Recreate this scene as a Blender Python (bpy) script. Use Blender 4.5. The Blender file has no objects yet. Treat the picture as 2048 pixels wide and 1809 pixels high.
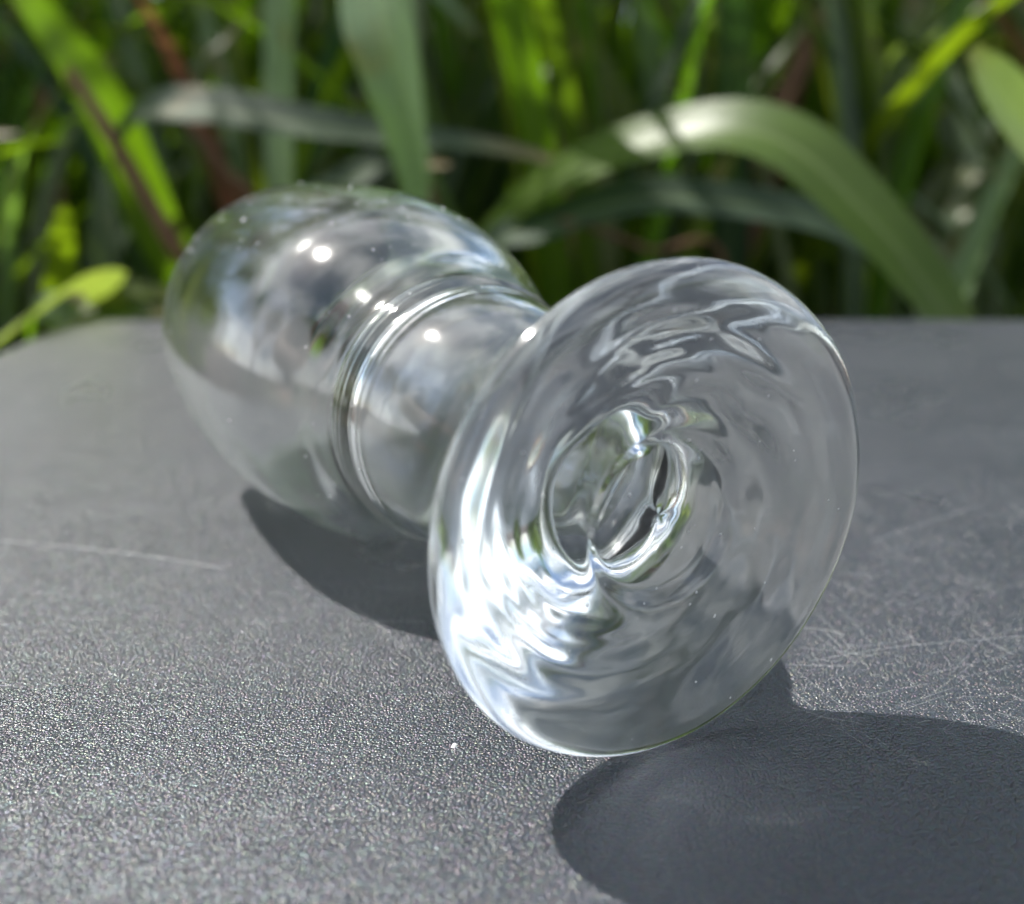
import bpy, bmesh, math, random
from mathutils import Vector, Matrix, noise
from math import sin, cos, pi, radians

scene = bpy.context.scene
col = scene.collection
random.seed(7)

# ------------------------------------------------------------------ camera
PITCH = radians(17.5)
CAM_H = 7.879            # one unit is one centimetre
scene.unit_settings.system = 'METRIC'
scene.unit_settings.scale_length = 0.01
cam_data = bpy.data.cameras.new('camera')
cam = bpy.data.objects.new('camera', cam_data)
col.objects.link(cam)
cam.location = (0, 0, CAM_H)
cam.rotation_euler = (pi / 2 - PITCH, 0, 0)
cam_data.sensor_fit = 'HORIZONTAL'
cam_data.sensor_width = 36
cam_data.lens = 36 * 2100 / 2048
cam_data.clip_start = 0.4
cam_data.clip_end = 30000
cam_data.dof.use_dof = True
cam_data.dof.focus_distance = 14.2
cam_data.dof.aperture_fstop = 0.112
scene.camera = cam

# ------------------------------------------------------------------ sun and sky
SUN_AZ, SUN_EL = radians(-58), radians(53)
world = bpy.data.worlds.new('World')
scene.world = world
world.use_nodes = True
wn, wl = world.node_tree.nodes, world.node_tree.links
wn.clear()
w_out = wn.new('ShaderNodeOutputWorld')
w_bg = wn.new('ShaderNodeBackground')
w_sky = wn.new('ShaderNodeTexSky')
w_sky.sky_type = 'NISHITA'
w_sky.sun_disc = False
w_sky.sun_elevation = SUN_EL
w_sky.sun_rotation = SUN_AZ
w_tc = wn.new('ShaderNodeTexCoord')
w_noise = wn.new('ShaderNodeTexNoise')
w_noise.inputs['Scale'].default_value = 2.3
w_noise.inputs['Detail'].default_value = 7
w_noise.inputs['Roughness'].default_value = 0.58
w_ramp = wn.new('ShaderNodeValToRGB')
w_ramp.color_ramp.elements[0].position = 0.475
w_ramp.color_ramp.elements[1].position = 0.61
w_mix = wn.new('ShaderNodeMix')
w_mix.data_type = 'RGBA'
w_mix.inputs['B'].default_value = (13.0, 13.2, 13.6, 1)
w_bg.inputs['Strength'].default_value = 0.118
wl.new(w_tc.outputs['Generated'], w_noise.inputs['Vector'])
wl.new(w_noise.outputs['Fac'], w_ramp.inputs['Fac'])
wl.new(w_ramp.outputs['Color'], w_mix.inputs['Factor'])
wl.new(w_sky.outputs['Color'], w_mix.inputs['A'])
wl.new(w_mix.outputs['Result'], w_bg.inputs['Color'])
wl.new(w_bg.outputs['Background'], w_out.inputs['Surface'])

sun_data = bpy.data.lights.new('sun', 'SUN')
sun_data.energy = 5.0
sun_data.angle = radians(0.53)
sun_data.color = (1.0, 0.96, 0.9)
sun = bpy.data.objects.new('sun', sun_data)
col.objects.link(sun)
SUN_DIR = Vector((sin(SUN_AZ) * cos(SUN_EL), cos(SUN_AZ) * cos(SUN_EL), sin(SUN_EL)))
sun.rotation_euler = SUN_DIR.to_track_quat('Z', 'Y').to_euler()
sun.location = SUN_DIR * 500
sun_data.cycles.is_caustics_light = True

scene.view_settings.view_transform = 'Standard'
scene.view_settings.look = 'None'
scene.view_settings.gamma = 1
scene.view_settings.exposure = 0.92
scene.render.engine = 'CYCLES'
cy = scene.cycles
cy.max_bounces = 14
cy.transmission_bounces = 14
cy.glossy_bounces = 6
cy.diffuse_bounces = 3
cy.transparent_max_bounces = 12
cy.caustics_reflective = True
cy.caustics_refractive = True
cy.blur_glossy = 0.3
cy.sample_clamp_indirect = 25
cy.use_denoising = True
cy.use_adaptive_sampling = True
cy.adaptive_threshold = 0.02

# ------------------------------------------------------------------ helpers
def link(ob, parent=None):
    col.objects.link(ob)
    if parent is not None:
        ob.parent = parent
    return ob

def obj(name, mesh, mat=None, parent=None):
    ob = bpy.data.objects.new(name, mesh)
    if mat is not None and not mesh.materials:
        mesh.materials.append(mat)
    return link(ob, parent)

def empty(name, loc=(0, 0, 0)):
    ob = bpy.data.objects.new(name, None)
    ob.empty_display_size = 2
    ob.location = loc
    return link(ob)

def tag(ob, label=None, cat=None, group=None, kind=None):
    if label: ob['label'] = label
    if cat: ob['category'] = cat
    if group: ob['group'] = group
    if kind: ob['kind'] = kind
    return ob

def mesh_from(name, verts, faces, smooth=True):
    me = bpy.data.meshes.new(name)
    me.from_pydata(verts, [], faces)
    me.update()
    if smooth:
        me.polygons.foreach_set('use_smooth', [True] * len(me.polygons))
    return me

class Mat:
    def __init__(self, name):
        self.m = bpy.data.materials.new(name)
        self.m.use_nodes = True
        self.nt = self.m.node_tree
        self.nt.nodes.clear()
        self.out = self.n('ShaderNodeOutputMaterial')
    def n(self, t, **kw):
        nd = self.nt.nodes.new(t)
        for k, v in kw.items():
            if hasattr(nd, k): setattr(nd, k, v)
            else: nd.inputs[k].default_value = v
        return nd
    def l(self, a, b):
        self.nt.links.new(a, b)
    def noise(self, vec, scale, detail=3, rough=0.5, dist=0.0):
        nd = self.n('ShaderNodeTexNoise')
        nd.inputs['Scale'].default_value = scale
        nd.inputs['Detail'].default_value = detail
        nd.inputs['Roughness'].default_value = rough
        nd.inputs['Distortion'].default_value = dist
        if vec is not None: self.l(vec, nd.inputs['Vector'])
        return nd
    def ramp(self, fac, stops):
        nd = self.n('ShaderNodeValToRGB')
        e = nd.color_ramp.elements
        while len(e) < len(stops): e.new(0.5)
        for el, (p, c) in zip(e, stops):
            el.position = p
            el.color = (c, c, c, 1) if isinstance(c, (int, float)) else (*c, 1)
        self.l(fac, nd.inputs['Fac'])
        return nd

# ------------------------------------------------------------------ materials
def glass_material(film):
    m = Mat('clear_glass')
    tc = m.n('ShaderNodeTexCoord')
    g = m.n('ShaderNodeBsdfGlass')
    g.inputs['IOR'].default_value = 1.51
    g.inputs['Roughness'].default_value = 0.085
    g.inputs['Color'].default_value = (0.985, 0.995, 0.99, 1)
    # a thin film of dust and smears, its pale streaks painted-in light
    d = m.n('ShaderNodeBsdfDiffuse'); d.inputs['Color'].default_value = (.8, .8, .8, 1)
    at_ = m.n('ShaderNodeAttribute'); at_.attribute_name = 'swirl'
    n1 = m.noise(at_.outputs['Vector'], 1.5, 7, .66, .8); n2 = m.noise(tc.outputs['Object'], 12, 4, .7)
    r1 = m.ramp(n1.outputs['Fac'], [(.42, .002 * film), (.52, .018 * film), (.58, .05 * film), (.68, .17 * film)]); r2 = m.ramp(n2.outputs['Fac'], [(.3, .5), (.72, 1.0)])
    mu = m.n('ShaderNodeMath', operation='MULTIPLY'); m.l(r1.outputs['Color'], mu.inputs[0]); m.l(r2.outputs['Color'], mu.inputs[1])
    mx = m.n('ShaderNodeMixShader'); m.l(mu.outputs[0], mx.inputs['Fac']); m.l(g.outputs[0], mx.inputs[1]); m.l(d.outputs[0], mx.inputs[2])
    m.l(mx.outputs[0], m.out.inputs['Surface'])
    return m.m

def table_material():
    m = Mat('black_textured_plastic')
    tc = m.n('ShaderNodeTexCoord')
    v = tc.outputs['Object']
    p = m.n('ShaderNodeBsdfPrincipled')
    p.inputs['Specular IOR Level'].default_value = 0.9
    p.inputs['IOR'].default_value = 1.5
    # fine moulded grain: little domes of uneven height
    vo = m.n('ShaderNodeTexVoronoi')
    vo.inputs['Scale'].default_value = 26
    m.l(v, vo.inputs['Vector'])
    sq = m.n('ShaderNodeMath', operation='MULTIPLY'); m.l(vo.outputs['Distance'], sq.inputs[0]); m.l(vo.outputs['Distance'], sq.inputs[1])
    sv = m.n('ShaderNodeSeparateColor'); m.l(vo.outputs['Color'], sv.inputs[0])
    hv = m.n('ShaderNodeMath', operation='MULTIPLY_ADD'); hv.inputs[1].default_value = 1.2; hv.inputs[2].default_value = 0.4
    m.l(sv.outputs[0], hv.inputs[0])
    dm = m.n('ShaderNodeMath', operation='MULTIPLY'); m.l(sq.outputs[0], dm.inputs[0]); m.l(hv.outputs[0], dm.inputs[1])
    nz = m.noise(v, 44, 2, 0.5)
    ht = m.n('ShaderNodeMath', operation='MULTIPLY_ADD'); ht.inputs[1].default_value = 0.5
    ng = m.n('ShaderNodeMath', operation='MULTIPLY'); ng.inputs[1].default_value = -1.0; m.l(dm.outputs[0], ng.inputs[0])
    m.l(nz.outputs['Fac'], ht.inputs[0]); m.l(ng.outputs[0], ht.inputs[2])
    b = m.n('ShaderNodeBump')
    b.inputs['Strength'].default_value = 1.0
    b.inputs['Distance'].default_value = 0.021
    m.l(ht.outputs[0], b.inputs['Height'])
    m.l(b.outputs['Normal'], p.inputs['Normal'])
    # settled dust, thicker in patches
    d1 = m.noise(v, 0.11, 7, 0.68, 0.8); d2 = m.noise(v, 6, 4, 0.7)
    r1 = m.ramp(d1.outputs['Fac'], [(0.38, 0.0), (0.68, 1.0)]); r2 = m.ramp(d2.outputs['Fac'], [(0.45, 0.25), (0.7, 1.0)])
    dd = m.n('ShaderNodeMath', operation='MULTIPLY'); m.l(r1.outputs['Color'], dd.inputs[0]); m.l(r2.outputs['Color'], dd.inputs[1])
    bc = m.n('ShaderNodeMix', data_type='RGBA'); bc.inputs['A'].default_value = (0.016, 0.020, 0.028, 1); bc.inputs['B'].default_value = (0.052, 0.058, 0.068, 1)
    m.l(dd.outputs[0], bc.inputs['Factor']); m.l(bc.outputs['Result'], p.inputs['Base Color'])
    # faint rubbed patches
    d = m.noise(v, 0.16, 6, 0.65, 0.6)
    r = m.ramp(d.outputs['Fac'], [(0.35, 0.26), (0.7, 0.38)])
    m.l(r.outputs['Color'], p.inputs['Roughness'])
    tint = m.n('ShaderNodeMix', data_type='RGBA'); tint.inputs['Factor'].default_value = 0.3
    tint.inputs['A'].default_value = (1, 1, 1, 1); m.l(vo.outputs['Color'], tint.inputs['B'])
    m.l(tint.outputs['Result'], p.inputs['Specular Tint'])
    m.l(p.outputs[0], m.out.inputs['Surface'])
    return m.m

M = {'glass': glass_material(.55), 'glass_clean': glass_material(.2), 'table': table_material()}

# ------------------------------------------------------------------ goblet lying on its side
R = 3.2
AX = Vector((0.49468, -0.86896, -0.01418)).normalized()     # from bowl to foot
FOOT = Vector((1.9328, 11.98278, 3.19968)) + AX * (.05 * R)   # centre of the foot's face
def goblet():
    foot_ctl = [(0, .125), (.12, .124), (.24, .118), (.30, .108), (.338, .088), (.375, .068), (.48, .052), (.70, .022), (.86, .004),
                (.93, .006), (.972, .022), (.994, .05), (1.0, .08), (.992, .106), (.965, .126), (.90, .172), (.80, .252), (.70, .338), (.60, .425), (.50, .515), (.42, .60), (.375, .67), (.36, .735)]
    stem_ctl = [(.36, .735), (.366, .835), (.40, .94), (.475, 1.04), (.56, 1.20), (.63, 1.40), (.662, 1.58), (.674, 1.65), (.692, 1.685), (.704, 1.715), (.690, 1.745), (.702, 1.775), (.686, 1.803),
                (.674, 1.825), (.684, 1.852), (.688, 1.876), (.676, 1.905)]
    bowl_ctl = [(.676, 1.905), (.684, 1.94), (.722, 2.02), (.80, 2.12), (.90, 2.30), (.985, 2.58), (1.03, 2.90), (1.045, 3.30), (1.035, 3.70), (1.008, 4.0),
                (.975, 4.28), (.966, 4.31), (.948, 4.322), (.93, 4.31), (.920, 4.28), (.935, 4.0), (.948, 3.70), (.950, 3.30), (.930, 2.93), (.875, 2.63), (.785, 2.41),
                (.675, 2.21), (.605, 2.05), (.585, 1.90), (.582, 1.75), (.57, 1.58), (.52, 1.40), (.42, 1.25), (.28, 1.155), (.12, 1.12), (0, 1.115)]
    ctl = foot_ctl[:-1] + stem_ctl[:-1] + bowl_ctl
    SUB = 7
    # Catmull-Rom (centripetal-ish) sampling of the profile
    def cr(p0, p1, p2, p3, u):
        def tj(ti, a, b): return ti + max(1e-6, math.hypot(b[0] - a[0], b[1] - a[1])) ** 0.5
        t0 = 0; t1 = tj(t0, p0, p1); t2 = tj(t1, p1, p2); t3 = tj(t2, p2, p3)
        t = t1 + (t2 - t1) * u
        L = lambda a, b, ta, tb: tuple(a[i] * (tb - t) / (tb - ta) + b[i] * (t - ta) / (tb - ta) for i in (0, 1))
        a1 = L(p0, p1, t0, t1); a2 = L(p1, p2, t1, t2); a3 = L(p2, p3, t2, t3)
        b1 = L(a1, a2, t0, t2); b2 = L(a2, a3, t1, t3)
        return L(b1, b2, t1, t2)
    pts, seg_of = [], []
    nF, nS = len(foot_ctl) - 1, len(stem_ctl) - 1
    for i in range(len(ctl) - 1):
        p0 = ctl[i - 1] if i > 0 else (-ctl[1][0], ctl[1][1])
        p3 = ctl[i + 2] if i + 2 < len(ctl) else (-ctl[-2][0], ctl[-2][1])
        for k in range(SUB):
            pts.append(cr(p0, ctl[i], ctl[i + 1], p3, k / SUB))
            seg_of.append(0 if i < nF else 1 if i < nF + nS else 2)
    pts.append(ctl[-1])
    N = 256
    z = AX; x = z.cross(Vector((0, 0, 1))).normalized(); y = z.cross(x)
    rows, verts, swirl = [], [], []
    UR = Vector((.75, -.1, .65))
    def wobble(r, t, a, surf, back):
        # hand-made unevenness: swirling ridges in the thick foot, soft waves elsewhere
        ca, sa = cos(a), sin(a)
        d = 0.0
        if surf == 0 and r > .38:
            sw = a + 2.6 * r
            w = min(1.0, (r - .38) / .16) * (1.0 - .45 * max(0, min(1, (r - .8) / .15)))
            q = Vector((cos(sw) * 1.3, sin(sw) * 1.3, r * 5.0 + t * 3))
            side = max(0, min(1, ((x * ca + y * sa).dot(UR) + .1) / .7))
            d += w * (1.0 if back else .6) * (1 + 1.5 * side) * (.0150 * noise.noise(q) + .0065 * noise.noise(q * 2.1 + Vector((5, 1, 2))) + (.0034 * noise.noise(Vector((cos(sw) * 2, sin(sw) * 2, r * 16))) if back else 0))
        d += .0028 * noise.noise(Vector((ca * 1.4, sa * 1.4, t * 1.5 + 9)))
        return d
    for i, (r, t) in enumerate(pts):
        surf = seg_of[i] if i < len(seg_of) else 2
        if r < 1e-6:
            rows.append([len(verts)]); verts.append(FOOT - z * (t * R)); swirl.append((0, 0, t * 2)); continue
        # profile normal
        a0 = pts[max(0, i - 1)]; a1 = pts[min(len(pts) - 1, i + 1)]
        dr, dt = a1[0] - a0[0], a1[1] - a0[1]; ln = math.hypot(dr, dt)
        nr, nt = dt / ln, -dr / ln
        row = []
        for k in range(N):
            a = 2 * pi * k / N
            w = wobble(r, t, a, surf, nt > 0)
            rr, tt = r + nr * w, t + nt * w
            sw = a + 2.6 * r if surf == 0 else a
            swirl.append((cos(sw) * 1.2, sin(sw) * 1.2, r * 8 + (3 if nt > 0 else 0)) if surf == 0 else (cos(a) * 1.2 + 7, sin(a) * 1.2, t * 2.2))
            row.append(len(verts))
            verts.append(FOOT - z * (tt * R) + (x * cos(a) + y * sin(a)) * (rr * R))
        rows.append(row)
    faces, fseg = [], []
    for i in range(len(rows) - 1):
        A, B = rows[i], rows[i + 1]
        for k in range(N):
            k2 = (k + 1) % N
            if len(A) == 1: f = (A[0], B[k2], B[k])
            elif len(B) == 1: f = (A[k], A[k2], B[0])
            else: f = (A[k], A[k2], B[k2], B[k])
            faces.append(f); fseg.append(seg_of[i])
    full = mesh_from('goblet_full', verts, faces)
    normals = [Vector(v.vector) for v in full.vertex_normals]
    # make the normals point out of the glass: the foot's face must look along AX
    bad = normals[rows[40][0]].dot(AX) < 0
    if bad:
        faces = [tuple(reversed(f)) for f in faces]
        normals = [-v for v in normals]
    bpy.data.meshes.remove(full)
    root = empty('glass_goblet', (FOOT.x, FOOT.y, 0))
    tag(root, 'clear glass goblet lying on its side on the black table, foot towards the viewer', 'goblet')
    zmin = min(v.z for v in verts)
    off = Vector((FOOT.x, FOOT.y, zmin - 0.0))
    for s, nm in ((0, 'foot'), (1, 'stem'), (2, 'bowl')):
        used, fs = {}, []
        for f, g in zip(faces, fseg):
            if g != s: continue
            fs.append(tuple(used.setdefault(i, len(used)) for i in f))
        vs = [verts[i] - off for i in used]; ns = [normals[i] for i in used]
        me = mesh_from(nm, vs, fs)
        me.normals_split_custom_set_from_vertices(ns)
        av = me.attributes.new('swirl', 'FLOAT_VECTOR', 'POINT')
        for k_, i_ in enumerate(used): av.data[k_].vector = swirl[i_]
        o = obj(nm, me, M['glass' if nm == 'foot' else 'glass_clean'], root)
        o.cycles.is_caustics_caster = nm != 'bowl'
    return root
GOB = goblet()

# ------------------------------------------------------------------ table
TX0, TX1, TY0, TY1, TTH = -18.5, 44, -12, 43.6, 2.2
GROUND_Z = -22
def rounded_slab(x0, x1, y0, y1, z0, z1, rc, re, nc=10, ne=6):
    verts, faces, rings = [], [], []
    prof = [(re * (1 - sin(a)), z1 - re * (1 - cos(a))) for a in [0]]
    steps = [(0.0, z0)] + [(re * (1 - cos(b)), z1 - re * (1 - sin(b))) for b in [pi / 2 * k / ne for k in range(ne + 1)]]
    for inset, zz in steps:
        ring = []
        for cx, cy_, a0 in ((x1 - rc, y1 - rc, 0), (x0 + rc, y1 - rc, pi / 2), (x0 + rc, y0 + rc, pi), (x1 - rc, y0 + rc, 1.5 * pi)):
            for k in range(nc + 1):
                a = a0 + pi / 2 * k / nc
                ring.append(len(verts)); verts.append((cx + (rc - inset) * cos(a), cy_ + (rc - inset) * sin(a), zz))
        rings.append(ring)
    n = len(rings[0])
    for A, B in zip(rings, rings[1:]):
        for k in range(n): faces.append((A[k], A[(k + 1) % n], B[(k + 1) % n], B[k]))
    faces.append(tuple(rings[-1])); faces.append(tuple(reversed(rings[0])))
    return verts, faces
table = empty('garden_table', (TX0 + 31, (TY0 + TY1) / 2, GROUND_Z))
tag(table, 'low black table with a fine-grained surface carrying the glass goblet', 'table')
tl = Vector(table.location)
v_, f_ = rounded_slab(TX0, TX1, TY0, TY1, -TTH, 0, 1.8, 0.5)
top = obj('tabletop', mesh_from('tabletop', [Vector(v) - tl for v in v_], f_, False), M['table'], table)
top.cycles.is_caustics_receiver = True

# table legs and rim (below the top)
def prism(pts, z0, z1):
    n = len(pts)
    vs = [(x, y, z0) for x, y in pts] + [(x, y, z1) for x, y in pts]
    fs = [(i, (i + 1) % n, n + (i + 1) % n, n + i) for i in range(n)] + [tuple(range(n - 1, -1, -1)), tuple(range(n, 2 * n))]
    return vs, fs
def tapered_leg(cx, cy):
    vs, n = [], 16
    for zz, r in ((GROUND_Z - .5, 1.1), (-8, 1.35), (-TTH - .002, 1.7)):
        vs += [Vector((cx + r * cos(2 * pi * k / n), cy + r * sin(2 * pi * k / n), zz)) - tl for k in range(n)]
    fs = [(j * n + k, j * n + (k + 1) % n, (j + 1) * n + (k + 1) % n, (j + 1) * n + k) for j in range(2) for k in range(n)]
    fs += [tuple(range(n - 1, -1, -1)), tuple(range(2 * n, 3 * n))]
    return mesh_from('leg', vs, fs)
for lx in (TX0 + 4, TX1 - 4):
    for ly in (TY0 + 4, TY1 - 4):
        obj('leg', tapered_leg(lx, ly), M['table'], table)

# ------------------------------------------------------------------ ground
def ground_material():
    m = Mat('soil_and_lawn')
    tc = m.n('ShaderNodeTexCoord'); v = tc.outputs['Object']
    p = m.n('ShaderNodeBsdfPrincipled'); p.inputs['Roughness'].default_value = 0.95
    n1 = m.noise(v, 0.5, 8, 0.7)
    soil = m.ramp(n1.outputs['Fac'], [(0.3, (0.012, 0.008, 0.006)), (0.55, (0.04, 0.024, 0.016)), (0.75, (0.09, 0.055, 0.035))])
    n2 = m.noise(v, 0.9, 6, 0.7)
    lawn = m.ramp(n2.outputs['Fac'], [(0.3, (0.02, 0.04, 0.012)), (0.7, (0.07, 0.12, 0.03))])
    n3 = m.noise(v, 0.012, 3, 0.5)
    sx = m.n('ShaderNodeSeparateXYZ'); m.l(v, sx.inputs[0])
    # the bed lies beyond y = 40 cm, lawn on this side
    mr = m.n('ShaderNodeMapRange')
    mr.inputs['From Min'].default_value = -20; mr.inputs['From Max'].default_value = 10
    m.l(sx.outputs['Y'], mr.inputs['Value'])
    mx = m.n('ShaderNodeMix', data_type='RGBA')
    m.l(mr.outputs['Result'], mx.inputs['Factor']); m.l(lawn.outputs['Color'], mx.inputs['A']); m.l(soil.outputs['Color'], mx.inputs['B'])
    m.l(mx.outputs['Result'], p.inputs['Base Color'])
    b = m.n('ShaderNodeBump'); b.inputs['Strength'].default_value = 0.9; b.inputs['Distance'].default_value = 1.5
    m.l(n1.outputs['Fac'], b.inputs['Height']); m.l(b.outputs['Normal'], p.inputs['Normal'])
    m.l(p.outputs[0], m.out.inputs['Surface'])
    return m.m
M['ground'] = ground_material()
gv, gf = [], []
GN = 40
for j in range(GN + 1):
    for i in range(GN + 1):
        sx_, sy_ = (i / GN * 2 - 1), (j / GN * 2 - 1)
        x_, y_ = math.copysign(abs(sx_) ** 3, sx_) * 9000, math.copysign(abs(sy_) ** 3, sy_) * 9000
        gv.append((x_, y_, GROUND_Z + 1.2 * noise.noise(Vector((x_ * .05, y_ * .05, 0)))))
for j in range(GN):
    for i in range(GN):
        a = j * (GN + 1) + i
        gf.append((a, a + 1, a + GN + 2, a + GN + 1))
tag(obj('ground', mesh_from('ground', gv, gf), M['ground']), kind='structure')

# ------------------------------------------------------------------ strap-leaved plants behind the table
def leaf_material(name, base, trans, tmix=0.45, rough=0.42):
    m = Mat(name)
    tc = m.n('ShaderNodeTexCoord')
    at = m.n('ShaderNodeUVMap')
    oi = m.n('ShaderNodeObjectInfo')
    # long fibres running along the blade
    mp = m.n('ShaderNodeMapping'); mp.inputs['Scale'].default_value = (26, 0.8, 1)
    m.l(at.outputs['UV'], mp.inputs['Vector'])
    fb = m.noise(mp.outputs['Vector'], 1.0, 4, 0.6)
    pt = m.noise(tc.outputs['Object'], 0.10, 4, 0.6)
    hs = m.n('ShaderNodeHueSaturation')
    hv = m.n('ShaderNodeMapRange'); hv.inputs['To Min'].default_value = 0.465; hv.inputs['To Max'].default_value = 0.52
    m.l(oi.outputs['Random'], hv.inputs['Value']); m.l(hv.outputs['Result'], hs.inputs['Hue'])
    vv = m.n('ShaderNodeMath', operation='MULTIPLY_ADD'); vv.inputs[1].default_value = 0.8; vv.inputs[2].default_value = 0.35
    m.l(fb.outputs['Fac'], vv.inputs[0])
    v2 = m.n('ShaderNodeMath', operation='MULTIPLY_ADD'); v2.inputs[1].default_value = 0.8; v2.inputs[2].default_value = 0.6
    m.l(pt.outputs['Fac'], v2.inputs[0])
    v3 = m.n('ShaderNodeMath', operation='MULTIPLY'); m.l(vv.outputs[0], v3.inputs[0]); m.l(v2.outputs[0], v3.inputs[1])
    m.l(v3.outputs[0], hs.inputs['Value'])
    hs.inputs['Color'].default_value = (*base, 1)
    hs2 = m.n('ShaderNodeHueSaturation'); hs2.inputs['Color'].default_value = (*trans, 1)
    m.l(hv.outputs['Result'], hs2.inputs['Hue']); m.l(v3.outputs[0], hs2.inputs['Value'])
    p = m.n('ShaderNodeBsdfPrincipled'); p.inputs['Roughness'].default_value = rough; p.inputs['Specular IOR Level'].default_value = 0.32
    # browned tips and a paler midrib
    su = m.n('ShaderNodeSeparateXYZ'); m.l(at.outputs['UV'], su.inputs[0])
    tip = m.n('ShaderNodeMapRange'); tip.inputs['From Min'].default_value = 4.9; tip.inputs['From Max'].default_value = 5.9; m.l(su.outputs['Y'], tip.inputs['Value'])
    spot = m.ramp(pt.outputs['Fac'], [(.58, 0.0), (.66, .8)])
    tm = m.n('ShaderNodeMath', operation='MAXIMUM'); m.l(tip.outputs['Result'], tm.inputs[0]); m.l(spot.outputs['Color'], tm.inputs[1])
    br = m.n('ShaderNodeMix', data_type='RGBA'); br.inputs['B'].default_value = (.17, .12, .05, 1)
    m.l(tm.outputs[0], br.inputs['Factor']); m.l(hs.outputs['Color'], br.inputs['A'])
    md = m.n('ShaderNodeMath', operation='SUBTRACT'); md.inputs[1].default_value = .5; m.l(su.outputs['X'], md.inputs[0])
    ma = m.n('ShaderNodeMath', operation='ABSOLUTE'); m.l(md.outputs[0], ma.inputs[0])
    mb = m.n('ShaderNodeMapRange'); mb.inputs['From Min'].default_value = .05; mb.inputs['From Max'].default_value = .02; mb.inputs['To Max'].default_value = .5; m.l(ma.outputs[0], mb.inputs['Value'])
    mc = m.n('ShaderNodeMix', data_type='RGBA'); mc.inputs['B'].default_value = (.2, .26, .1, 1); m.l(mb.outputs['Result'], mc.inputs['Factor']); m.l(br.outputs['Result'], mc.inputs['A'])
    m.l(mc.outputs['Result'], p.inputs['Base Color'])
    bp = m.n('ShaderNodeBump'); bp.inputs['Strength'].default_value = 0.35; bp.inputs['Distance'].default_value = 0.05
    m.l(fb.outputs['Fac'], bp.inputs['Height']); m.l(bp.outputs['Normal'], p.inputs['Normal'])
    t = m.n('ShaderNodeBsdfTranslucent'); m.l(hs2.outputs['Color'], t.inputs['Color'])
    mx = m.n('ShaderNodeMixShader'); mx.inputs['Fac'].default_value = tmix
    m.l(p.outputs[0], mx.inputs[1]); m.l(t.outputs[0], mx.inputs[2])
    m.l(mx.outputs[0], m.out.inputs['Surface'])
    return m.m
M['leaf'] = leaf_material('green_leaf', (0.042, 0.076, 0.010), (0.22, 0.42, 0.008))
M['leaf_pale'] = leaf_material('grey_green_leaf', (0.20, 0.27, 0.15), (0.28, 0.46, 0.05), 0.4, 0.36)
M['leaf_dark'] = leaf_material('blue_green_leaf', (0.04, 0.075, 0.04), (0.08, 0.19, 0.02), 0.30, 0.62)
M['leaf_olive'] = leaf_material('olive_leaf', (0.10, 0.15, 0.022), (0.24, 0.40, 0.012), 0.48, 0.36)
M['dry'] = leaf_material('dry_leaf', (0.20, 0.105, 0.06), (0.26, 0.13, 0.05), 0.3, 0.6)

FW = Vector((0, cos(PITCH), -sin(PITCH))); UP = Vector((0, sin(PITCH), cos(PITCH)))
def at(px, py, Y):
    """a point of the garden seen at photograph pixel (px, py) standing Y cm beyond the table's near side"""
    d = FW + Vector((1, 0, 0)) * ((px - 1024) / 2100) - UP * ((py - 904.5) / 2100)
    return Vector((0, 0, CAM_H)) + d * (Y / d.y)

def spline(P, n):
    out = []
    P = [2 * P[0] - P[1]] + list(P) + [2 * P[-1] - P[-2]]
    m = len(P) - 3
    for k in range(n + 1):
        u = k / n * m; i = min(int(u), m - 1); t = u - i
        a, b, c, d = P[i:i + 4]
        out.append(0.5 * ((2 * b) + (c - a) * t + (2 * a - 5 * b + 4 * c - d) * t * t + (3 * b - a - 3 * c + d) * t ** 3))
    return out

def blade_mesh(name, centre, width, normal_hint, fold=0.28, origin=Vector()):
    """centre: list of points; width(u) full width in cm; normal_hint(u) the way the blade's face looks"""
    n = len(centre) - 1
    vs, fs, uvs = [], [], []
    for i, c in enumerate(centre):
        u = i / n
        tg = (centre[min(n, i + 1)] - centre[max(0, i - 1)]).normalized()
        nh = normal_hint(u)
        side = tg.cross(nh).normalized()
        nn = side.cross(tg).normalized()
        w = width(u) / 2
        for q in (-1, -.55, 0, .55, 1):
            vs.append(c + side * (w * q) + nn * (fold * w * (abs(q) - .5)) - origin)
            uvs.append((q * .5 + .5, u * 6))
    for i in range(n):
        for k in range(4):
            a = i * 5 + k
            fs.append((a, a + 1, a + 6, a + 5))
    me = mesh_from(name, vs, fs)
    uv = me.uv_layers.new(name='UVMap')
    for lp in me.loops:
        uv.data[lp.index].uv = uvs[lp.vertex_index]
    return me

def taper(w, base=.7, peak=.35, tip=.04):
    def f(u):
        if u < peak: return w * (base + (1 - base) * sin(pi / 2 * u / peak))
        t = (u - peak) / (1 - peak)
        return w * max(tip, (1 - t ** 2.2) ** .8 if t < 1 else tip)
    return f

def grown_blade(name, rnd, root, az, lean, bend, L, w, mat, parent, segs=18):
    pts, p = [], Vector(root)
    o = parent.location if parent is not None else Vector()
    sway = rnd.uniform(-.35, .35)
    for i in range(segs + 1):
        u = i / segs
        pts.append(p.copy())
        th = lean + bend * u ** 1.8
        a = az + sway * u
        p = p + Vector((sin(a) * sin(th), cos(a) * sin(th), cos(th))) * (L / segs)
    hint = lambda u: Vector((-sin(az), -cos(az), .35))
    tw = rnd.uniform(-.7, .7)
    def hint(u, az=az, tw=tw):
        a = az + tw * u
        return Vector((-sin(a), -cos(a), .5))
    return obj(name, blade_mesh(name, pts, taper(w, .6, .3), hint, rnd.uniform(.15, .45), o), mat, parent)

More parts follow.
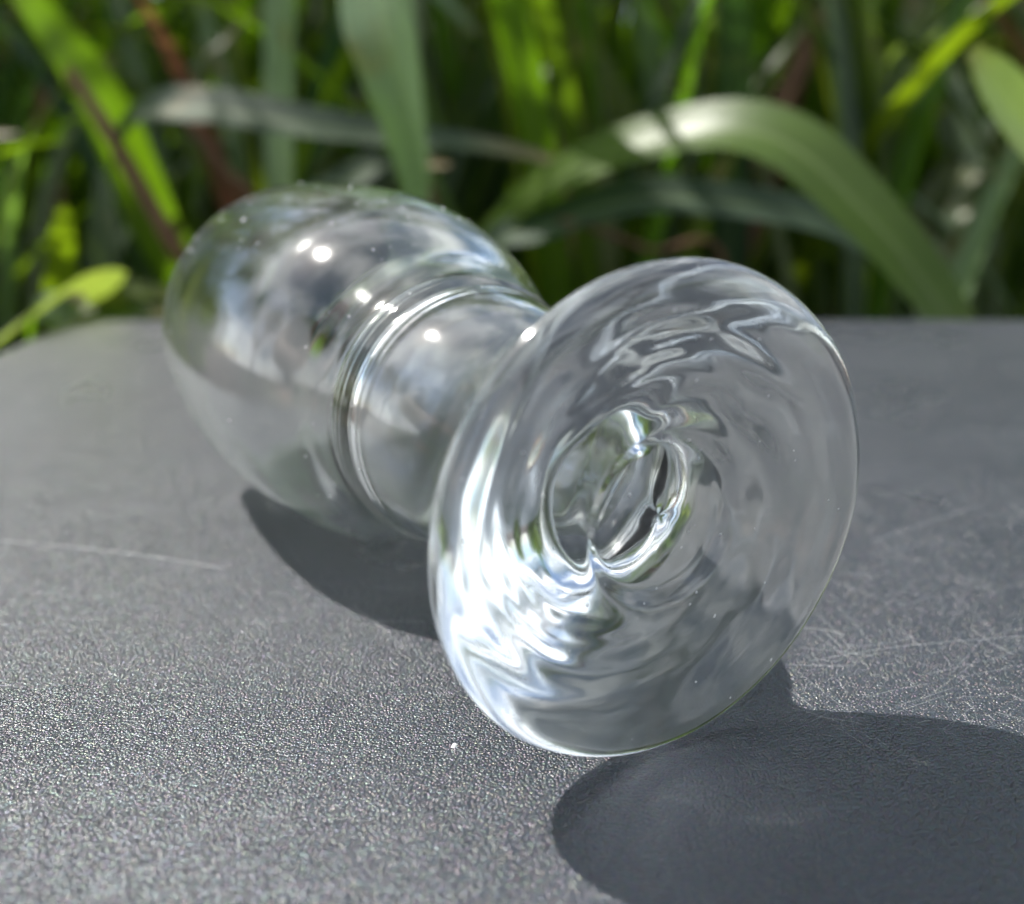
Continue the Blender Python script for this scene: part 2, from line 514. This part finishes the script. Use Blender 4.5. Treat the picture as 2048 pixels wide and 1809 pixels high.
# --- the leaves one can pick out, each rooted in its own clump
def clump(name, x, y, label, group=None):
    c = empty(name, (x, y, GROUND_Z))
    return tag(c, label, 'plant', group)
def hero(parent, pts, w, hint, mat, fold=.28, base=.7, peak=.35, tip=.06, n=36):
    h = hint if callable(hint) else (lambda u: Vector(hint))
    wf = w if callable(w) else taper(w, base, peak, tip)
    return obj('leaf', blade_mesh('leaf', spline(pts, n), wf, h, fold, parent.location), mat, parent)

cA = clump('strap_leaf_plant', -14, 66, 'plant with a broad grey-green leaf hanging point down behind the goblet bowl')
hero(cA, [Vector((-16, 72, GROUND_Z)), Vector((-15, 70, 2)), Vector((-12, 64, 22)), at(735, -260, 55), at(752, -20, 52), at(790, 160, 51.5), at(826, 330, 52), at(845, 480, 53), at(850, 600, 54)],
     lambda u: 5.6 * (1 if u < .52 else max(.05, 1 - ((u - .52) / .48) ** 1.15)) * min(1, .5 + u * 2), (-.76, -.6, .25), M['leaf_pale'], .16)
cB = clump('strap_leaf_plant', -3, 68, 'plant whose long green leaf arches over and bends down behind the goblet foot')
hero(cB, [Vector((-6, 70, GROUND_Z)), at(900, 640, 66), at(1010, 440, 62), at(1150, 335, 58), at(1320, 272, 55), at(1470, 252, 52.5), at(1590, 292, 50.5), at(1690, 380, 49), at(1800, 500, 47.6), at(1890, 620, 46.6), at(1960, 740, 46), at(2010, 900, 46)],
     taper(3.3, .75, .45, .2), lambda u: Vector((-.35 + .15 * u, -.62, .7)), M['leaf_olive'], .2)
hero(cB, [Vector((-4, 69, GROUND_Z)), at(960, 560, 62), at(1100, 450, 58.5), at(1280, 395, 56.5), at(1470, 405, 55.5), at(1640, 440, 55), at(1780, 520, 55.5), at(1860, 610, 56)],
     2.6, (0, -.7, .75), M['leaf_dark'])
cC = clump('strap_leaf_plant', -27, 66, 'plant with a dark blue-green leaf lying level behind the goblet bowl')
hero(cC, [Vector((-27, 68, GROUND_Z)), at(215, 560, 64), at(225, 330, 62), at(285, 225, 60), at(420, 215, 58.5), at(600, 245, 58), at(800, 272, 58.5), at(1020, 300, 60), at(1180, 345, 62)],
     3.0, (-.1, -.6, .8), M['leaf_dark'])
hero(cC, [Vector((-24, 69, GROUND_Z)), at(380, 640, 67), at(300, 430, 64), at(210, 215, 62), at(90, 40, 60), at(-60, -120, 58)], 3.0, (.3, -.9, .3), M['leaf'])
hero(cC, [Vector((-26, 67, GROUND_Z)), at(440, 700, 66), at(520, 520, 63), at(640, 400, 60), at(760, 330, 58), at(900, 330, 57)], 2.6, (.0, -.8, .6), M['leaf_dark'])
cE = clump('strap_leaf_plant', 34, 60, 'plant with a pale leaf tip nodding over the far right table corner')
hero(cE, [Vector((36, 62, GROUND_Z)), Vector((36, 58, -2)), at(2420, 520, 50), at(2220, 400, 46), at(2080, 270, 44.5), at(1985, 150, 44), at(1945, 100, 44)], 2.6, (-.5, -.8, .5), M['leaf_pale'], .25, .7, .4, .3)
cF = clump('strap_leaf_plant', -27, 50, 'plant with a sunlit pale leaf drooping onto the table corner')
hero(cF, [Vector((-24, 55, GROUND_Z)), at(210, 660, 50), at(215, 575, 47.5), at(150, 575, 44.5), at(85, 615, 42), at(15, 668, 39.5), at(-70, 735, 36.5), at(-150, 800, 34)], 2.1, (-.5, .15, .85), M['leaf_pale'], .25)
hero(cF, [Vector((-25, 56, GROUND_Z)), at(120, 690, 50), at(140, 625, 49), at(210, 590, 49), at(300, 585, 50), at(400, 610, 51)], 2.2, (-.2, -.6, .8), M['leaf'])
hero(cF, [Vector((-26, 55, GROUND_Z)), at(60, 680, 49), at(160, 645, 48), at(260, 625, 48), at(350, 630, 48.5)], 1.7, (-.2, -.5, .9), M['leaf'])

# dry stems among the leaves
def stem(pts, r, label):
    c = spline(pts, 24); k = 7; vs, fs = [], []
    o = Vector((pts[0].x, pts[0].y, pts[0].z))
    for i, p in enumerate(c):
        tg = (c[min(len(c) - 1, i + 1)] - c[max(0, i - 1)]).normalized()
        sd = tg.cross(Vector((0, 1, .1))).normalized(); nn = sd.cross(tg)
        rr = r * (1 - .5 * i / len(c)) * (1 + .25 * noise.noise(Vector((i * .7, r * 9, 0))))
        vs += [p + (sd * cos(2 * pi * j / k) + nn * sin(2 * pi * j / k)) * rr - o for j in range(k)]
    for i in range(len(c) - 1):
        for j in range(k): fs.append((i * k + j, i * k + (j + 1) % k, (i + 1) * k + (j + 1) % k, (i + 1) * k + j))
    fs += [tuple(range(k - 1, -1, -1)), tuple(range((len(c) - 1) * k, len(c) * k))]
    ob = obj('dry_stem', mesh_from('dry_stem', vs, fs), M['dry']); ob.location = o
    return tag(ob, label, 'stem')
stem([Vector((-20, 64, GROUND_Z - 1)), at(420, 640, 62), at(345, 490, 60), at(255, 330, 60), at(170, 190, 60.5), at(80, 60, 62)], .62, 'brown dry stem leaning across the green leaves beside the goblet bowl')
stem([Vector((-13, 66, GROUND_Z - 1)), at(520, 480, 64), at(450, 350, 63), at(395, 270, 63), at(350, 200, 64)], .5, 'short brown dry stem just above the goblet bowl')
stem([Vector((9, 60, GROUND_Z - 1)), at(1450, 560, 58), at(1300, 500, 57), at(1180, 455, 57), at(1120, 440, 58)], .22, 'thin reddish dry stem lying low between goblet bowl and foot')

# --- ordinary clumps
clump_spots = [(-52, 66), (-38, 74), (-22, 84), (-8, 80), (4, 74), (14, 84), (24, 72), (33, 82), (44, 70), (56, 78), (-46, 92), (-28, 100), (-4, 98), (18, 100), (40, 98), (66, 94)]
for ci, (x, y) in enumerate(clump_spots):
    rnd = random.Random(100 + ci)
    c = clump('strap_leaf_plant', x, y, 'clump of upright green strap leaves in the bed behind the table', 'strap-leaved clumps behind the table')
    for k in range(13):
        az = rnd.uniform(0, 2 * pi) if ci not in (3, 6) else rnd.uniform(-1.3, 1.3)
        root = (x + rnd.gauss(0, 2.6), y + rnd.gauss(0, 2.6), GROUND_Z - .5)
        grown_blade('leaf', rnd, root, az, rnd.uniform(.02, .30), rnd.uniform(.15, 1.7), rnd.uniform(42, 68) * (.72 if x < -20 and y < 80 else 1), rnd.uniform(1.7, 2.9),
                    rnd.choice([M['leaf'], M['leaf'], M['leaf'], M['leaf_dark'], M['leaf_pale'], M['dry'] if rnd.random() < .35 else M['leaf']]), c)

# --- the rest of the bed, too dense to count
def bed():
    rnd = random.Random(5)
    vs, fs, uvs = [], [], []
    for k in range(2600):
        y = 104 + 190 * rnd.random() ** 1.3
        x = rnd.uniform(-.75, .75) * (y + 60)
        az = rnd.uniform(0, 2 * pi); lean = rnd.uniform(.02, .35); bend = rnd.uniform(.1, 1.4); L = rnd.uniform(50, 95); w = rnd.uniform(1.6, 2.8)
        p = Vector((x, y, GROUND_Z - 1)); seg = 9; b0 = len(vs)
        side = Vector((cos(az + .6), -sin(az + .6), 0))
        for i in range(seg + 1):
            u = i / seg; ww = w / 2 * max(.03, min(1, .6 + u * 2) * (1 - u ** 2.5))
            vs += [p - side * ww, p + Vector((-sin(az), -cos(az), 0)) * (-.25 * ww), p + side * ww]
            uvs += [(0, u * 6), (.5, u * 6), (1, u * 6)]
            th = lean + bend * u ** 1.8
            p = p + Vector((sin(az) * sin(th), cos(az) * sin(th), cos(th))) * (L / seg)
        for i in range(seg):
            for q in (0, 1):
                a = b0 + i * 3 + q; fs.append((a, a + 1, a + 4, a + 3))
    me = mesh_from('grass', vs, fs)
    uv = me.uv_layers.new(name='UVMap')
    for lp in me.loops: uv.data[lp.index].uv = uvs[lp.vertex_index]
    return tag(obj('grass', me, M['leaf']), 'dense mass of tall green blades filling the bed behind', 'grass', kind='stuff')
bed()

# --- leaf litter on the soil
def litter():
    rnd = random.Random(9); vs, fs = [], []
    for k in range(1500):
        x, y = rnd.uniform(-70, 80), rnd.uniform(46, 110)
        a, l, w = rnd.uniform(0, pi), rnd.uniform(1, 5), rnd.uniform(.3, .9)
        d = Vector((cos(a), sin(a), rnd.uniform(-.3, .3))); s = Vector((-sin(a), cos(a), rnd.uniform(-.4, .4)))
        c = Vector((x, y, GROUND_Z + rnd.uniform(.4, 2.2))); b = len(vs)
        vs += [c - d * l / 2, c - s * w / 2 + Vector((0, 0, .15)), c + d * l / 2, c + s * w / 2 + Vector((0, 0, .1)), c - Vector((0, 0, .25))]
        fs += [(b, b + 1, b + 4), (b + 1, b + 2, b + 4), (b + 2, b + 3, b + 4), (b + 3, b, b + 4)]
    return tag(obj('leaf_litter', mesh_from('leaf_litter', vs, fs, False), M['dry']), 'brown leaf litter on the soil under the plants', 'litter', kind='stuff')
litter()

# ------------------------------------------------------------------ small things on the table and the glass
M['dust'] = None
def dust_material():
    m = Mat('pale_dust')
    p = m.n('ShaderNodeBsdfPrincipled'); p.inputs['Base Color'].default_value = (.55, .56, .55, 1); p.inputs['Roughness'].default_value = .6
    m.l(p.outputs[0], m.out.inputs['Surface'])
    return m.m
M['dust'] = dust_material()
def blob(vs, fs, c, r, rnd, n=6, squash=1.0, nrm=Vector((0, 0, 1))):
    b = len(vs)
    s = nrm.orthogonal().normalized(); t = nrm.cross(s)
    for zz, k in ((.1, 1), (.7, .6)):
        for i in range(n):
            a = 2 * pi * i / n
            q = r * k * rnd.uniform(.7, 1.3)
            vs.append(c + s * (cos(a) * q) + t * (sin(a) * q * squash) + nrm * (r * zz * .7))
    vs.append(c + nrm * r * .65)
    for i in range(n):
        fs.append((b + i, b + (i + 1) % n, b + n + (i + 1) % n, b + n + i)); fs.append((b + n + i, b + n + (i + 1) % n, b + 2 * n))
# dust and dried drops sticking to the outside of the bowl
def specks(parent, count, rmin, rmax, pick, seed):
    rnd = random.Random(seed); me0 = parent.data; vs, fs = [], []
    cand = [p for p in me0.polygons if pick(p)]
    for k in range(count):
        p = rnd.choice(cand)
        c = p.center.copy(); nn = p.normal.copy()
        blob(vs, fs, c, rnd.uniform(rmin, rmax) * rnd.choice([1, 1, .6, 1.5]), rnd, 6, rnd.uniform(.5, 1), nn)
    return tag(obj('dust_specks', mesh_from('dust_specks', vs, fs), M['dust'], parent), kind='stuff')
parts = {c.name: c for c in GOB.children}
off_c = Vector((FOOT.x, FOOT.y, 0))
def outside_bowl(p):
    q = p.center + off_c - FOOT; t = -q.dot(AX); rad = q + AX * t
    return 2.0 * R < t < 4.2 * R and p.normal.dot(rad) > 0
specks(parts['bowl'], 120, .014, .030, outside_bowl, 3)
specks(parts['foot'], 60, .010, .020, lambda p: p.normal.dot(AX) > .8, 4)
specks(parts['stem'], 50, .011, .020, lambda p: True, 6)

def px_table(px, py):
    d = FW + Vector((1, 0, 0)) * ((px - 1024) / 2100) - UP * ((py - 904.5) / 2100)
    return Vector((0, 0, CAM_H)) + d * (-CAM_H / d.z)
# a crumb in front of the goblet
vs, fs = [], []
blob(vs, fs, Vector(), .05, random.Random(2), 8, .8)
crumb = obj('crumb', mesh_from('crumb', vs, fs), M['dust']); crumb.location = px_table(908, 1492) - Vector((0, 0, .004))
tag(crumb, 'tiny pale crumb on the black table in front of the goblet foot', 'crumb')
# hair-fine scratches and lint on the tabletop
def fibre(pts, r):
    c = spline([Vector((p.x, p.y, r * .9)) - tl for p in pts], 14); vs, fs = [], []
    for i, p in enumerate(c):
        tg = (c[min(len(c) - 1, i + 1)] - c[max(0, i - 1)]).normalized(); sd = tg.cross(Vector((0, 0, 1))).normalized()
        vs += [p + sd * r, p + Vector((0, 0, r)), p - sd * r, p - Vector((0, 0, r))]
    for i in range(len(c) - 1):
        for j in range(4): fs.append((i * 4 + j, i * 4 + (j + 1) % 4, (i + 1) * 4 + (j + 1) % 4, (i + 1) * 4 + j))
    return vs, fs
def lint():
    rnd = random.Random(12); V, F = [], []
    def add(pts, r):
        v, f = fibre(pts, r); b = len(V); V.extend(v); F.extend(tuple(i + b for i in q) for q in f)
    add([px_table(1620, 1322), px_table(1780, 1296), px_table(1900, 1284), px_table(2060, 1272)], .0022)
    add([px_table(0, 1082), px_table(180, 1098), px_table(330, 1118), px_table(450, 1138)], .005)
    add([px_table(1740, 1085), px_table(1840, 1050), px_table(1960, 1010)], .003)
    add([px_table(1600, 1255), px_table(1660, 1262), px_table(1690, 1272)], .003)
    for k in range(300):
        x, y = rnd.uniform(1560, 2040), 960 + 500 * rnd.random() ** .8
        if rnd.random() < .12: x, y = rnd.uniform(40, 860), rnd.uniform(1150, 1780)
        a, l = rnd.choice([rnd.gauss(-.25, .2), rnd.gauss(.5, .25), rnd.uniform(-1.4, 1.4)]), rnd.choice([rnd.uniform(5, 30), rnd.uniform(5, 30), rnd.uniform(30, 150)])
        add([px_table(x, y), px_table(x + cos(a) * l / 2, y + sin(a) * l / 2 + rnd.uniform(-3, 3)), px_table(x + cos(a) * l, y + sin(a) * l)], rnd.uniform(.0006, .0017))
    return tag(obj('lint', mesh_from('lint', V, F), M['dust'], table), kind='stuff')
lint()

# ------------------------------------------------------------------ trees round the garden (they show in the glass)
def bark_material():
    m = Mat('bark'); p = m.n('ShaderNodeBsdfPrincipled'); p.inputs['Roughness'].default_value = .9
    tc = m.n('ShaderNodeTexCoord'); n = m.noise(tc.outputs['Object'], .08, 6, .7)
    r = m.ramp(n.outputs['Fac'], [(.3, (.03, .022, .016)), (.7, (.10, .075, .055))]); m.l(r.outputs['Color'], p.inputs['Base Color'])
    m.l(p.outputs[0], m.out.inputs['Surface']); return m.m
M['bark'] = bark_material()
M['tree_leaf'] = leaf_material('tree_leaf', (.035, .07, .016), (.10, .19, .012), .4, .45)
def tube(vs, fs, a, b, ra, rb, k=8):
    d = (b - a).normalized(); s = d.orthogonal().normalized(); t = d.cross(s); o = len(vs)
    for p, r in ((a, ra), (b, rb)): vs.extend(p + (s * cos(2 * pi * j / k) + t * sin(2 * pi * j / k)) * r for j in range(k))
    fs.extend((o + j, o + (j + 1) % k, o + k + (j + 1) % k, o + k + j) for j in range(k))
def tree_meshes(seed):
    rnd = random.Random(seed); vs, fs, tips = [], [], []
    def grow(p, d, l, r, lv):
        q = p + d * l; tube(vs, fs, p, q, r, r * .68)
        if lv == 0: tips.append(q); return
        for _ in range(3 if lv > 1 else 4):
            e = (d + Vector((rnd.uniform(-1, 1), rnd.uniform(-1, 1), rnd.uniform(-.15, .6))) * .85).normalized()
            grow(q, e, l * rnd.uniform(.62, .8), r * .62, lv - 1)
    grow(Vector((0, 0, -10)), Vector((.03, .02, 1)), 190, 17, 3)
    trunk = mesh_from('trunk', vs, fs)
    lv_, lf_ = [], []
    for tpt in tips:
        for _ in range(62):
            c = tpt + Vector((rnd.gauss(0, 34), rnd.gauss(0, 34), rnd.gauss(0, 26)))
            u = Vector((rnd.gauss(0, 1), rnd.gauss(0, 1), rnd.gauss(0, 1))).normalized(); w = u.orthogonal().normalized()
            L, Wd = rnd.uniform(7, 13), rnd.uniform(3, 5); b = len(lv_)
            lv_.extend([c - u * L, c + w * Wd, c + u * L, c - w * Wd]); lf_.append((b, b + 1, b + 2, b + 3))
    crown = mesh_from('crown', lv_, lf_, False); crown.uv_layers.new(name='UVMap')
    return trunk, crown
tree_src = [tree_meshes(31), tree_meshes(32)]
for k, (x, y, sc_, lab) in enumerate([(-520, -760, 1.0, 'broad leafy tree standing on the lawn behind the photographer'), (260, -980, 1.15, 'tall leafy tree far behind the photographer'),
                                      (760, -420, .95, 'leafy tree to the side of the table, across the lawn'), (-900, 120, 1.0, 'leafy tree at the end of the planted bed'),
                                      (900, 420, 1.1, 'leafy tree beyond the far end of the bed'), (-250, 1150, 1.1, 'leafy tree rising far behind the strap-leaved bed')]):
    tr = empty('leafy_tree', (x, y, GROUND_Z)); tr.scale = (sc_,) * 3; tr.rotation_euler.z = k * 1.3
    tag(tr, lab, 'tree')
    tm, cm = tree_src[k % 2]
    obj('trunk', tm, M['bark'], tr); obj('crown', cm, M['tree_leaf'], tr)

for k, (x, y, sc_) in enumerate([(-132, 150, .28), (-84, 146, .29), (-20, 152, .28)]):  # shrubs added with crowns out of view, to throw dappled shade on the bed
    sh = empty('added_shade_shrub', (x, y, GROUND_Z)); sh.scale = (sc_,) * 3; sh.rotation_euler.z = k * 2.1
    tag(sh, 'small-leaved shrub added to shade the strap-leaved bed', 'shrub', 'shrubs added to shade the bed')
    tm, cm = tree_src[(k + 1) % 2]
    obj('trunk', tm, M['bark'], sh); obj('crown', cm, M['tree_leaf'], sh)

# hedge closing the view behind the bed
def hedge():
    rnd = random.Random(77); vs, fs = [], []
    for k in range(9000):
        x = rnd.uniform(-700, 700); z = GROUND_Z + 175 * rnd.random() ** .9
        y = 380 + rnd.uniform(-30, 30) + 10 * noise.noise(Vector((x * .02, z * .03, 1)))
        if z > GROUND_Z + 150 + 25 * noise.noise(Vector((x * .015, 3, 1))): continue
        c = Vector((x, y, z)); u = Vector((rnd.gauss(0, 1), rnd.gauss(0, 1), rnd.gauss(0, 1))).normalized(); w = u.orthogonal().normalized()
        L, Wd = rnd.uniform(6, 11), rnd.uniform(3.5, 6); b = len(vs)
        vs.extend([c - u * L, c + w * Wd, c + u * L, c - w * Wd]); fs.append((b, b + 1, b + 2, b + 3))
    root = empty('hedge', (0, 380, GROUND_Z)); tag(root, 'dark clipped hedge running behind the whole planted bed', 'hedge')
    me = mesh_from('foliage', [v - root.location for v in vs], fs, False); me.uv_layers.new(name='UVMap')
    obj('foliage', me, M['tree_leaf'], root)
    sv, sf = [], []
    tube(sv, sf, Vector((0, 0, -5)), Vector((9, 0, 120)), 4, 1.5); sm = mesh_from('stem', sv, sf)
    for i in range(15):
        o = obj('stem', sm, M['bark'], root); o.location.x = -680 + i * 97 + rnd.uniform(-10, 10); o.rotation_euler.z = rnd.uniform(0, 6)
hedge()

# ------------------------------------------------------------------ the person holding the camera phone (seen mirrored in the glass)
def plain(name, c, rough=.7):
    m = Mat(name); p = m.n('ShaderNodeBsdfPrincipled'); p.inputs['Roughness'].default_value = rough; p.inputs['Specular IOR Level'].default_value = 0.32
    tc = m.n('ShaderNodeTexCoord'); n = m.noise(tc.outputs['Object'], .35, 5, .6)
    r = m.ramp(n.outputs['Fac'], [(.3, tuple(x * .75 for x in c)), (.7, tuple(min(1, x * 1.2) for x in c))])
    m.l(r.outputs['Color'], p.inputs['Base Color']); m.l(p.outputs[0], m.out.inputs['Surface']); return m.m
M['skin'] = plain('skin', (.36, .21, .15), .5)
M['shirt'] = plain('dark_shirt', (.03, .032, .04), .85)
M['trousers'] = plain('sand_trousers', (.30, .25, .17), .9)
M['hair'] = plain('dark_hair', (.02, .014, .01), .5)
M['phone'] = plain('phone_shell', (.02, .02, .022), .25)
def skinned(name, verts, edges, radii, mat, parent, root=0):
    me = bpy.data.meshes.new(name); me.from_pydata([Vector(v) for v in verts], edges, []); me.update()
    o = obj(name, me, mat, parent)
    o.modifiers.new('skin', 'SKIN')
    if not me.skin_vertices: me.skin_vertices.new()
    for i, r in enumerate(radii):
        sv = me.skin_vertices[0].data[i]; rr = r if isinstance(r, tuple) else (r, r); sv.radius = rr; sv.use_root = (i == root)
    o.modifiers['skin'].use_smooth_shade = True
    ss = o.modifiers.new('subdivision', 'SUBSURF'); ss.levels = ss.render_levels = 2
    return o
class Rig:
    def __init__(self): self.v, self.e, self.r = [], [], []
    def add(self, p, r, frm=None):
        self.v.append(p); self.r.append(r)
        if frm is not None: self.e.append((frm, len(self.v) - 1))
        return len(self.v) - 1
    def chain(self, pts, frm):
        for p, r in pts: frm = self.add(p, r, frm)
        return frm
# the body kneels at the table's left side and leans in towards the phone; body space: u to its right, v forwards
BF = Vector((.97, .25, 0)).normalized(); BR = Vector((BF.y, -BF.x, 0)); BO = Vector((7.85, -2.75, 0))
W = lambda u, v, z: BO + BR * u + BF * v + Vector((0, 0, z))
b = Rig()
pel = b.add(W(0, -66, -6), (15, 11))
chest = b.chain([(W(0, -63, 10), (13.5, 10)), (W(0, -57, 26), (15.5, 10.5)), (W(0, -53, 35), (13, 8))], pel)
neck = b.chain([(W(0, -50, 42), 5.4)], chest)
b.chain([(W(0, -46, 47), 7.5), (W(0, -44, 55), (7.6, 9.6)), (W(0, -44.5, 61), (6.2, 7.4))], neck)
# right hand holds the phone's far end from below, left hand its near end
arms = ((1, Vector((-30, -25, 11)), Vector((-8, -18, 6)), Vector((5, -11.5, 4.2)), Vector((9.2, -6.4, 4.0)), 10.2),
        (-1, Vector((-38, 9, 14)), Vector((-22, 3, 7)), Vector((-10.5, -2.6, 4.4)), Vector((-6.0, -3.2, 4.4)), -3.6))
for sgn, el, fa, wri, pal, gx in arms:
    sh = b.chain([(W(sgn * 17.5, -54, 33), 6.2)], chest)
    wr = b.chain([(el, 4.6), (fa, 3.7), (wri, 2.5)], sh)
    palm = b.chain([(pal, (2.2, 1.7))], wr)
    for k in range(4):                       # four fingers curl round the back of the phone
        z = 5.6 - k * 1.5; L = (1, 1.12, 1.05, .85)[k]; dx = .9 if sgn < 0 else .4
        b.chain([(Vector((gx - dx * .6, -2.7, z)), .9), (Vector((gx + .2, -.75, z + .1)), .8), (Vector((gx + dx * L, -.35, z + .1)), .7)], palm)
    b.chain([(Vector((gx - .8, -4.6, 6.4)), 1.0), (Vector((gx + .3, -3.9, 7.9)), .9), (Vector((gx + 1.2, -3.6, 8.3)), .8)], palm)   # thumb on the screen side
for sgn in (1, -1):
    b.chain([(W(sgn * 10, -64, -9), 9.5), (W(sgn * 13, -40, -14), 6.6), (W(sgn * 12, -39, -18), 5.4), (W(sgn * 10, -62, -18.5), 4.4), (W(sgn * 9, -80, -19), 3.2), (W(sgn * 9, -90, -19.4), 2.6)], pel)
person = skinned('person', b.v, b.e, b.r, M['skin'], None, pel)
tag(person, 'person in dark shirt kneeling beside the table, holding a phone in both hands', 'person')
t = Rig(); p0 = t.add(W(0, -66, -5), (17.2, 13.4)); c0 = t.chain([(W(0, -63, 10), (15.6, 12.4)), (W(0, -57, 26), (17.8, 13)), (W(0, -53, 35), (15, 10.4))], p0)
t.chain([(W(0, -51, 40), 7.2)], c0)
for sgn, el, *_ in arms:
    sh = W(sgn * 17.5, -54, 33); t.chain([(sh, 7.4), (sh.lerp(el, .62), 5.9)], c0)
skinned('shirt', t.v, t.e, t.r, M['shirt'], person, p0)
t = Rig(); p0 = t.add(W(0, -66.5, -7), (16.6, 12.2))
for sgn in (1, -1): t.chain([(W(sgn * 10, -64, -9), 10.3), (W(sgn * 13, -40, -14), 7.4), (W(sgn * 12, -39, -17.4), 6.2), (W(sgn * 10, -62, -18), 5.3), (W(sgn * 9, -79, -18.6), 4.3)], p0)
skinned('trousers', t.v, t.e, t.r, M['trousers'], person, p0)
# face
def ball(name, c, r, mat, parent, sx=1, sy=1, sz=1):
    bm = bmesh.new(); bmesh.ops.create_uvsphere(bm, u_segments=16, v_segments=10, radius=r)
    for v in bm.verts: v.co = BR * (v.co.x * sx) + BF * (v.co.y * sy) + Vector((0, 0, v.co.z * sz)) + c
    me = bpy.data.meshes.new(name); bm.to_mesh(me); bm.free(); me.polygons.foreach_set('use_smooth', [True] * len(me.polygons))
    return obj(name, me, mat, parent)
def hair():
    bm = bmesh.new(); bmesh.ops.create_uvsphere(bm, u_segments=28, v_segments=18, radius=1)
    for v in bm.verts:
        x_, y_, z_ = v.co
        low = 1 if y_ < .1 else max(0, min(1, (z_ + .25 - y_ * .55) * 4))      # open at the face
        k = 1.0 + .05 * noise.noise(v.co * 6)
        v.co = W(0, -46.2, 56.2) + (BR * (x_ * 8.7) + BF * (y_ * 9.6 * (1 if y_ < 0 else .55 + .45 * low)) + Vector((0, 0, z_ * (9.2 if z_ > 0 else 8.2 if y_ < 0 else 1.5)))) * k
    me = bpy.data.meshes.new('hair'); bm.to_mesh(me); bm.free(); me.polygons.foreach_set('use_smooth', [True] * len(me.polygons))
    return obj('hair', me, M['hair'], person)
hair()
for sgn in (1, -1):
    ball('eye', W(sgn * 2.9, -37.2, 54.5), 1.0, M['hair'], person); ball('ear', W(sgn * 7.0, -44, 53.5), 1.8, M['skin'], person, .5, .7, 1.2)
ball('nose', W(0, -35.6, 51.8), 1.2, M['skin'], person, .9, 1.1, 1.6)
ball('mouth', W(0, -37.0, 48.4), 1.5, plain('lips', (.35, .14, .12), .5), person, 1.5, .6, .4)
# phone
ph = empty('mobile_phone', (5.4, -1.9, 5.6)); tag(ph, 'dark mobile phone held sideways over the near edge of the table', 'phone')
pv, pf = rounded_slab(-7.7, 7.7, -3.7, 3.7, -.4, .4, .9, .12)
rot = Matrix.Rotation(-PITCH, 3, 'X') @ Matrix.Rotation(-pi / 2, 3, 'X')
obj('case', mesh_from('case', [rot @ Vector((x, -y, z)) for x, y, z in pv], pf, False), M['phone'], ph)
